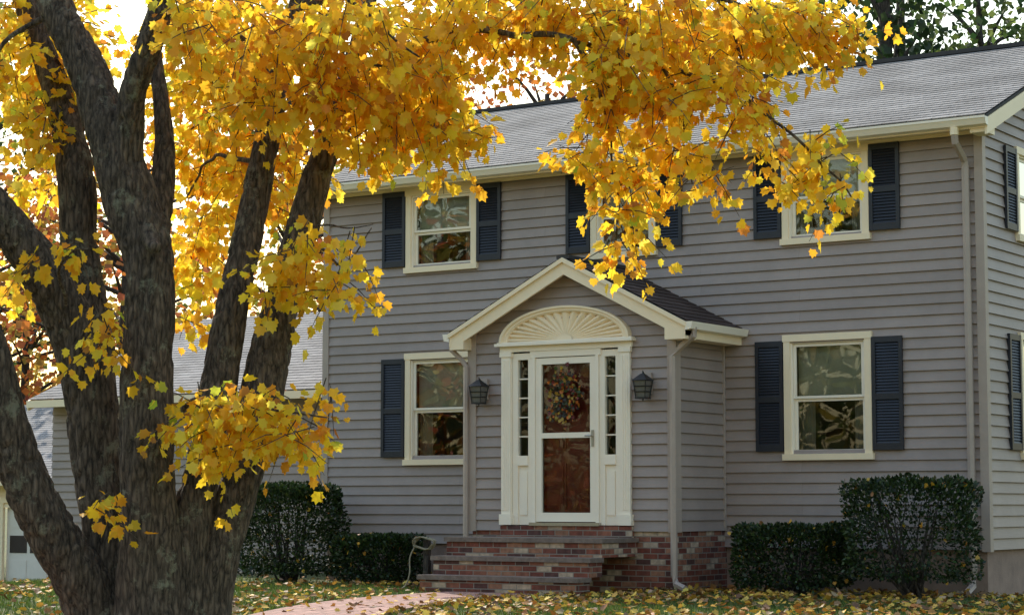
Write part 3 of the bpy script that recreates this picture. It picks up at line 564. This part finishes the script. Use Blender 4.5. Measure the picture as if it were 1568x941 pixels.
# ================= shrubs
def shrub(cx,cy,wx,wy,z0,z1,n,leafs=.05,stem0=.0,round_=.12,name='yew_hedge'):
    e=empty(name); gzv=ground_z(cx,cy)
    m_=int(n*1.7); q=rng.uniform(-1,1,(m_,3)); 
    face=rng.integers(0,6,m_); dep=np.abs(rng.normal(0,.10,m_))
    half=np.array([wx/2,wy/2,(z1-z0)/2]); 
    for i in range(3):
        for s,sg in((0,1),(1,-1)):
            k=face==i*2+s; q[k,i]=sg*(1-dep[k]/half[i])
    q=q*half
    r=round_; inner=np.maximum(np.abs(q)-(half-r),0); L_=np.linalg.norm(inner,axis=1); q=q[L_<r*1.05][:n]; n=len(q)
    lump=np.array([noise.noise(Vector(v)*3.2+Vector((cx,cy,0))) for v in q]); q=q*(1+.13*lump[:,None])
    P=q+np.array([cx,cy,(z0+z1)/2]); 
    low=(P[:,2]<z0+(z1-z0)*.35)&(rng.random(n)<.45); P=P[~low]; q=q[~low]; n=len(q)
    T=unit(q/half)+rng.normal(0,.6,(n,3))+np.array([0,0,.5]); Nv=rng.normal(0,1,(n,3))
    leafcloud('foliage',P,Nv,T,rng.uniform(.6,1.3,n)*leafs,pick([(.02,.042,.011),(.032,.06,.014),(.012,.024,.007),(.06,.075,.02)],[4,3,3,1],n,.25),'green',RH,RF,e)
    k=rng.choice(n,60); leafcloud('caught_leaves',P[k]+(unit(q[k])*.03),rng.normal(0,1,(60,3)),rng.normal(0,1,(60,3)),rng.uniform(.04,.07,60),pick([(.5,.28,.03),(.3,.12,.03)],[3,1],60),'litter',parent=e)
    mb=MB()
    for i in range(int(16*wx)+6):
        a=rng.uniform(0,6.28); t=Vector((cx+math.cos(a)*wx*.42*rng.uniform(.3,1),cy+math.sin(a)*wy*.42*rng.uniform(.3,1),z0+(z1-z0)*rng.uniform(.5,.9))); b0=Vector((cx+rng.normal(0,.08),cy+rng.normal(0,.08),gzv-.05))
        mid=(b0+t)/2+Vector((rng.normal(0,.06),rng.normal(0,.06),-.08)); mb.tube([b0,mid,t],[.018,.012,.005],'bark2',5)
    mb.build('stems',e)
shrub(-3.0,-.95,1.35,1.0,.12,1.30,17000)
shrub(-1.50,-.85,1.05,.8,.06,.64,9000)
shrub(4.48,-.85,1.25,.85,.10,.80,10000)
shrub(5.98,-.95,1.35,1.0,.22,1.33,9500,round_=.2)
mb=MB(); pts=[]
for i in range(90):
    a=i/90*2*math.pi*4; pts.append((.18+.15*math.cos(a)+.01*math.sin(a*2.3),-2.2+.03*math.sin(a*1.7)-.004*i/9,.58+.07*math.sin(a)+.01*math.cos(a*3)))
mb.tube(pts,.009,'hose',6); mb.tube(catmull([(.04,-2.2,.56),(-.01,-2.25,.4),(.02,-2.3,.2),(-.04,-2.35,.04),(-.2,-2.5,.03)],6),.009,'hose',6)
mb.box(.13,.2,-2.17,-2.10,-.05,.62,'bark2'); mb.build('garden_hose')
# ================= MAPLE
maple=empty('maple_tree'); mb=MB()
def trunk(ctrl,sides=44,sub=22,rough=.07):
    pts=[at(b,e,d) for b,e,d,w_ in ctrl]; rad=[w_/2*d/F for b,e,d,w_ in ctrl]
    P=catmull(pts,sub); Rr=[v.x for v in catmull([(r,0,0) for r in rad],sub)]
    base=len(mb.v); n=len(P); prev=None
    mi=mb.mi('bark')
    for i in range(n):
        t=(P[min(i+1,n-1)]-P[max(i-1,0)]).normalized()
        if prev is None: a=t.cross(Vector((.3,1,.1))).normalized()
        else: a=(prev-t*prev.dot(t)).normalized()
        prev=a; b=t.cross(a)
        for k in range(sides):
            an=2*math.pi*k/sides; dr=a*math.cos(an)+b*math.sin(an)
            q=P[i]+dr*Rr[i]; nz_=noise.noise(q*2.2)*1.3+noise.noise(Vector((q.x*9,q.y*9,q.z*2.0)))*.5
            rdg=abs(noise.noise(Vector((q.x*17,q.y*17,q.z*3.2+noise.noise(q*3)))))
            mb.v.append(P[i]+dr*(Rr[i]*(1+rough*nz_*1.2)-.022*max(0,.28-rdg)/.28*min(1,Rr[i]/.12)))
    for i in range(n-1):
        for k in range(sides):
            k2=(k+1)%sides; mb.f.append([base+i*sides+k,base+i*sides+k2,base+(i+1)*sides+k2,base+(i+1)*sides+k]); mb.m.append(mi); mb.uv+=[(0,0)]*4
    mb.f.append([base+(n-1)*sides+k for k in range(sides)]); mb.m.append(mi); mb.uv+=[(0,0)]*sides
D=14.0
trunk([(232,1060,D-.1,210),(232,960,D-.1,120),(228,800,D-.15,92),(226,600,D-.15,82),(228,430,D-.15,76),(222,370,D-.1,84),(195,290,D-.05,86),(165,200,D,72),(135,110,D+.1,62),(90,20,D+.2,56),(50,-90,D+.4,48),(10,-260,D+.6,36),(-20,-480,D+.9,20)])
trunk([(190,290,D-.05,66),(196,210,D-.1,52),(205,140,D-.2,46),(232,60,D-.3,42),(262,-40,D-.4,38),(300,-220,D-.5,28),(330,-420,D-.3,16)])
trunk([(232,400,D,56),(245,320,D+.15,40),(252,230,D+.25,34),(246,150,D+.3,26),(235,60,D+.4,22),(240,-100,D+.5,14)])
trunk([(170,1060,D+.1,150),(150,950,D+.1,105),(120,880,D,84),(70,800,D-.1,74),(25,700,D-.2,70),(0,600,D-.3,66),(-30,480,D-.4,58),(-80,300,D-.5,48),(-140,60,D-.5,36),(-190,-200,D-.4,20)])
trunk([(205,1000,D+.2,120),(175,860,D+.2,88),(150,700,D+.2,80),(130,570,D+.15,80),(100,480,D+.1,80),(55,400,D,72),(0,330,D-.1,62),(-70,250,D-.2,52),(-160,120,D-.2,38),(-260,-60,D,20)])
trunk([(150,640,D+.3,60),(142,500,D+.4,62),(122,380,D+.5,60),(116,270,D+.5,56),(100,180,D+.6,50),(70,90,D+.7,42),(30,-20,D+.8,34),(-20,-200,D+1,20)])
trunk([(290,1060,D+.1,180),(300,960,D+.1,110),(325,860,D+.1,76),(362,760,D+.15,66),(392,650,D+.2,66),(412,540,D+.25,66),(438,440,D+.3,56),(468,330,D+.35,50),(498,230,D+.4,44),(530,130,D+.5,34),(556,40,D+.6,28),(580,-80,D+.8,20),(600,-260,D+1,10)])
trunk([(262,1060,D,160),(275,940,D,90),(292,800,D,66),(316,690,D+.05,58),(338,570,D+.1,58),(360,450,D+.2,52),(386,330,D+.3,46),(408,220,D+.4,40),(428,120,D+.5,32),(452,20,D+.6,26),(480,-120,D+.7,18),(500,-300,D+.9,9)])
trunk([(225,350,D-.35,34),(232,372,D-.42,30),(240,380,D-.5,20)],12,4,.2)
boughs=[([(520,160,14.4),(600,95,14.2),(700,45,14),(790,52,13.9),(880,62,13.8),(1000,95,13.9),(1110,135,14),(1200,190,14),(1270,255,14.1),(1300,300,14.1)],.04,.006),
([(880,62,13.8),(915,120,13.8),(935,200,13.8),(935,270,13.8),(965,350,13.8)],.017,.004),
([(1000,95,13.9),(1035,150,13.9),(1050,220,14),(1060,285,14)],.014,.004),
([(452,20,14.6),(560,-40,14.5),(700,-70,14.4),(900,-50,14.4),(1100,0,14.4),(1220,35,14.5),(1330,90,14.5)],.05,.006),
([(1100,0,14.4),(1130,90,14.3),(1165,170,14.2),(1185,250,14.2)],.016,.004),
([(498,230,14.4),(560,190,14.2),(640,185,14.1),(730,230,14)],.03,.005),
([(460,370,14.3),(500,385,13.9),(530,400,13.7),(570,350,13.6)],.015,.004),
([(440,430,14.2),(480,440,13.9),(520,440,13.7)],.012,.004),
([(262,640,13.9),(320,610,13.6),(400,630,13.4),(500,640,13.3)],.022,.005),
([(300,625,13.7),(320,670,13.5),(345,710,13.4)],.01,.004),
([(100,470,13.9),(90,420,13.6),(110,385,13.4),(140,380,13.3)],.014,.005),
([(140,560,13.9),(150,530,13.5),(165,500,13.3)],.012,.004),
([(190,830,13.9),(180,800,13.6),(165,770,13.4)],.006,.003),
([(470,340,14.3),(520,350,14),(570,340,13.8)],.01,.003),
([(428,120,14.5),(340,40,15),(250,60,15.6)],.03,.008),([(400,250,14.4),(330,240,15),(290,300,15.8)],.025,.006),
([(530,130,14.5),(520,60,14),(500,20,13.7)],.03,.01),([(262,-40,13.6),(420,-60,13.3),(560,20,13.3),(640,90,13.3)],.04,.006),
([(90,20,14.2),(20,60,14.2),(-30,150,14.2)],.03,.008),([(600,-260,15),(800,-250,15),(1050,-160,14.8)],.05,.01)]
for pts,r0,r1 in boughs:
    P=catmull([at(*p) for p in pts],7); n=len(P)
    P=[p+Vector((noise.noise(p*3),noise.noise(p*3+Vector((9,0,0))),noise.noise(p*3+Vector((0,9,0)))))*.05 for p in P]
    mb.tube(P,[r0+(r1-r0)*(i/(n-1))**.7 for i in range(n)],'bark',8)
blobs=[(20,90,14.6,90,110,1,.7),(90,60,15.5,110,90,1,.7),(60,200,14.4,70,50,.8,.4),(20,300,14.4,40,35,.6,.3),(95,270,15.2,45,60,.9,.4),
(330,60,15.2,120,90,1.3,.8),(330,170,15.6,110,90,1.3,.8),(330,290,16,80,90,1.3,.6),(300,370,16.3,60,50,1.1,.4),(430,250,15.6,70,90,1.1,.6),(450,360,15,30,40,.5,.3),(330,420,16.5,60,40,.7,.4),
(300,30,13.4,70,50,.8,.3),(430,60,13.6,100,70,1.2,.6),(540,60,13.5,100,80,1.2,.7),(500,150,13.6,60,50,1,.4),(400,150,13.7,60,60,.8,.4),(570,170,14,70,55,1.2,.4),(560,225,14.1,30,20,.6,.3),(650,110,14.1,90,70,1.3,.6),(650,190,14,90,40,1.3,.4),(725,215,14,32,28,1.1,.2),(690,30,14.2,100,60,1.3,.6),(640,120,15.6,100,80,.6,.5),
(800,15,14.2,110,42,1.4,.6),(880,5,14,110,42,1.3,.6),(940,70,13.8,80,60,1.4,.5),(1010,30,14,110,60,1.3,.6),(1110,50,14.3,110,60,1.3,.6),(1210,45,14.4,90,46,1.3,.5),(1290,65,14.5,44,34,1.2,.3),(1240,5,14.6,70,30,1.2,.4),(1000,60,15.6,130,60,.6,.5),(1150,40,15.6,120,50,.6,.5),
(925,160,13.8,50,50,1.3,.3),(905,235,13.8,38,35,1.2,.25),(955,270,13.8,45,40,1.2,.25),(960,335,13.8,36,36,1.2,.25),(945,370,13.8,18,12,.8,.15),
(1020,150,13.9,60,55,1.3,.35),(1040,225,14,60,40,1.1,.3),(1065,275,14,38,24,1,.2),(1000,290,14,25,22,.8,.2),(1110,130,14,70,50,1.3,.35),(1150,180,14.1,55,34,1,.3),(1180,240,14.2,34,20,.8,.2),(1240,220,14.1,44,24,.9,.3),(1275,260,14.1,38,28,.9,.25),(1285,300,14.1,22,18,.8,.15),(1215,280,14.1,20,14,.3,.15),
(450,395,13.7,60,38,.9,.3),(500,440,13.7,45,36,.9,.25),(420,440,13.7,40,22,.7,.2),(545,385,13.7,28,40,.5,.2),(470,350,13.7,35,18,.5,.2),
(370,620,13.4,100,34,1.1,.35),(310,640,13.4,60,36,1.1,.3),(450,650,13.4,62,36,1,.3),(340,695,13.4,40,30,.9,.2),(500,610,13.4,25,22,.4,.2),(165,775,13.4,16,24,.5,.1),(110,390,13.4,40,24,.7,.15),(150,510,13.4,38,34,.9,.15),(300,490,14.6,42,18,.8,.2),(65,400,13.6,25,14,.5,.1),
(20,440,15.5,25,15,.5,.2),
(0,-100,15,220,100,.25,1.5),(300,-110,14.5,250,90,.3,1.5),(600,-110,14.5,230,90,.3,1.3),(900,-110,14.5,230,80,.3,1.2),(1150,-90,14.6,150,50,.35,.9)]
P=[];T=[];Nv=[];S=[];C=[];tw=MB()
right=Vector((math.cos(YAW),math.sin(YAW),0)); fwd=Vector((-math.sin(YAW),math.cos(YAW),0))
golden=[(.95,.62,.022),(.95,.52,.02),(.93,.68,.04),(.86,.40,.02),(.50,.20,.02),(.50,.54,.04),(.96,.72,.07)]
def spray(p,dr,nl,wts,lf=1):
    dr=dr.normalized(); Ls=rng.uniform(.2,.42)
    for k in range(nl):
        t=(k+.5)/nl; q=p+dr*Ls*t+Vector((0,0,-.22*Ls*t*t)); off=Vector(rng.normal(0,1,3)); off=off.normalized()*rng.uniform(.02,.12)
        q2=q+off+Vector((0,0,-.03))
        P.append(q2); td=off.normalized()*.7+dr*.4+Vector((0,0,-.75))+Vector(rng.normal(0,.25,3)); T.append(td)
        Nv.append(Vector((0,0,.6))+Vector(rng.normal(0,.65,3))-fwd*.2); S.append(rng.uniform(.042,.092)*lf)
    e=p+dr*Ls+Vector((0,0,-.22*Ls)); tw.tube([p,(p+e)/2+Vector((0,0,.02)),e],[.005,.004,.002],'bark',3,False)
    C.extend(pick(golden,wts,nl,.08))
for b,e,d,rx,ry,dens,rd in blobs:
    n=max(3,int(rx*ry/290*dens*1.65)); c=at(b,e,d); kx=rx*d/F; ky=ry*d/F
    for _ in range(n):
        v=Vector(rng.normal(0,1,3)).normalized()*(rng.random()**.42)
        p=c+right*v.x*kx+fwd*v.y*rd+Vector((0,0,v.z*ky)); w_=[6,4,3,2,.5,.3,2.5]
        g_=noise.noise(p*1.1)
        if g_<-.3 or (b<130 and e<350 and rng.random()<.4): w_=[4,2,4,1,.4,2,2]
        elif g_>.2: w_=[4,5,2,3,1.2,.2,2]
        dd=right*v.x+fwd*v.y+Vector((0,0,v.z*.5-.35))+Vector(rng.normal(0,.4,3))
        spray(p-dd.normalized()*.12,dd,int(rng.integers(10,17)),w_)
cc=at(320,-420,15.2)
for _ in range(180):
    v=Vector(rng.normal(0,1,3)).normalized()*(rng.random()**.3); p=cc+right*v.x*5.5+fwd*v.y*4.8+Vector((0,0,v.z*2.3+.5))
    spray(p,v+Vector((0,0,-.2)),9,[5,3,3,2,1,.6,2],1.8)
leafcloud('leaves',np.array(P),np.array(Nv),np.array(T),np.array(S),np.array(C),'leaf',parent=maple)
tw.build('twigs',maple); mb.build('trunk_and_limbs',maple,smooth=True)
# ================= distant trees (one mass)
bgm=MB(); P=[];C=[];S=[]
PAL={'y':([(.5,.33,.04),(.6,.42,.06),(.35,.28,.05)],[3,2,2]),'g':([(.07,.11,.03),(.13,.17,.045),(.045,.07,.02)],[3,2,2]),'o':([(.55,.2,.04),(.45,.13,.05),(.5,.32,.06)],[3,2,2]),'p':([(.018,.04,.013),(.03,.05,.018)],[2,1]),'m':([(.25,.24,.05),(.36,.25,.05),(.12,.15,.04)],[2,2,2])}
def bgtree(x,y,h,r,kind,n,z0=.35,ls=1.0):
    g0=ground_z(x,y); rr=h*.014+.06
    pts=[Vector((x+noise.noise(Vector((x,y,k)))*.5*k/4,y,g0-.3+h*.95*k/6)) for k in range(7)]
    bgm.tube(pts,[rr*(1-.12*k) for k in range(7)],'bark2',7)
    nb=int(22+r*4)
    for i in range(nb):
        t=rng.uniform(z0,1); a=rng.uniform(0,6.28); prof=math.sin(min(1,(1-t)/(1-z0)*1.15+.12)*math.pi*.62) if kind!='p' else (1-t)*1.1+.1
        rad=r*prof*rng.uniform(.45,1); s0=Vector((x,y,g0+h*(t-.08))); c=Vector((x+math.cos(a)*rad,y+math.sin(a)*rad,g0+h*t+rng.normal(0,.3)))
        bgm.tube([s0,(s0+c)/2+Vector((0,0,.1)),c],[rr*.3,rr*.2,.02],'bark2',4,False)
        k=n//nb; sg=r*.17+.25; q=rng.normal(0,1,(k,3))*np.array([sg,sg,sg*.6])+np.array(c); P.append(q); C.append(pick(*PAL[kind],k,.25)); S.append(rng.uniform(.14,.30,k)*ls)
W=[(-27,62,15,5,'y'),(-21,58,12,4,'m'),(-17,66,17,5,'g'),(-14,60,11,3.5,'o'),(-10.5,56,13,4,'o'),(-7,64,17,4.5,'m'),(-3,58,14.5,4,'o'),(1,62,15.5,4.5,'o'),(4.5,55,13,3.5,'m'),(7,66,17,4,'g'),(9.3,50,19,2.6,'p'),(11.4,60,20,3.2,'g'),(13.5,52,19,2.4,'p'),(14.5,63,18,3.6,'g'),(17,58,16,4,'g'),(21,64,18,5,'g'),(26,60,16,5,'m'),(-33,60,14,5,'g'),(-40,55,15,6,'m'),(-22,75,14,6,'y')]
for r_,d,h,rad,k in W:
    p=loc(r_,d,0); bgtree(p.x,p.y,h,rad,k,3000 if k!='p' else 2400, .25 if k!='p' else .4)
for x,y,h,rad,k in[(-44,-40,15,6,'m'),(-38,-34,14,6,'g'),(-33,-45,16,6,'m'),(-27,-42,15,6,'o'),(-21,-46,15,6,'m'),(-15,-52,16,6,'m'),(-10,-48,14,6,'g'),(-3,-52,15,6,'m'),(5,-56,14,6,'g'),(-50,-28,14,6,'g'),(14,-58,14,6,'y'),(40,-20,13,5,'y'),(45,0,14,5,'m'),(38,15,15,5,'g'),(28,-52,13,5,'g')]:
    bgtree(x,y,h,rad,k,3600,.05,1.7)  # unseen trees, added and made dense to fill the window reflections
P=np.concatenate(P);C=np.concatenate(C);S=np.concatenate(S);n=len(P)
dt=empty('distant_trees'); leafcloud('foliage',P,rng.normal(0,1,(n,3))+np.array([0,0,.4]),rng.normal(0,1,(n,3)),S,C,'bgleaf',RH*np.array([1.5,1,1]),RF,dt); bgm.build('trunks',dt,smooth=True)
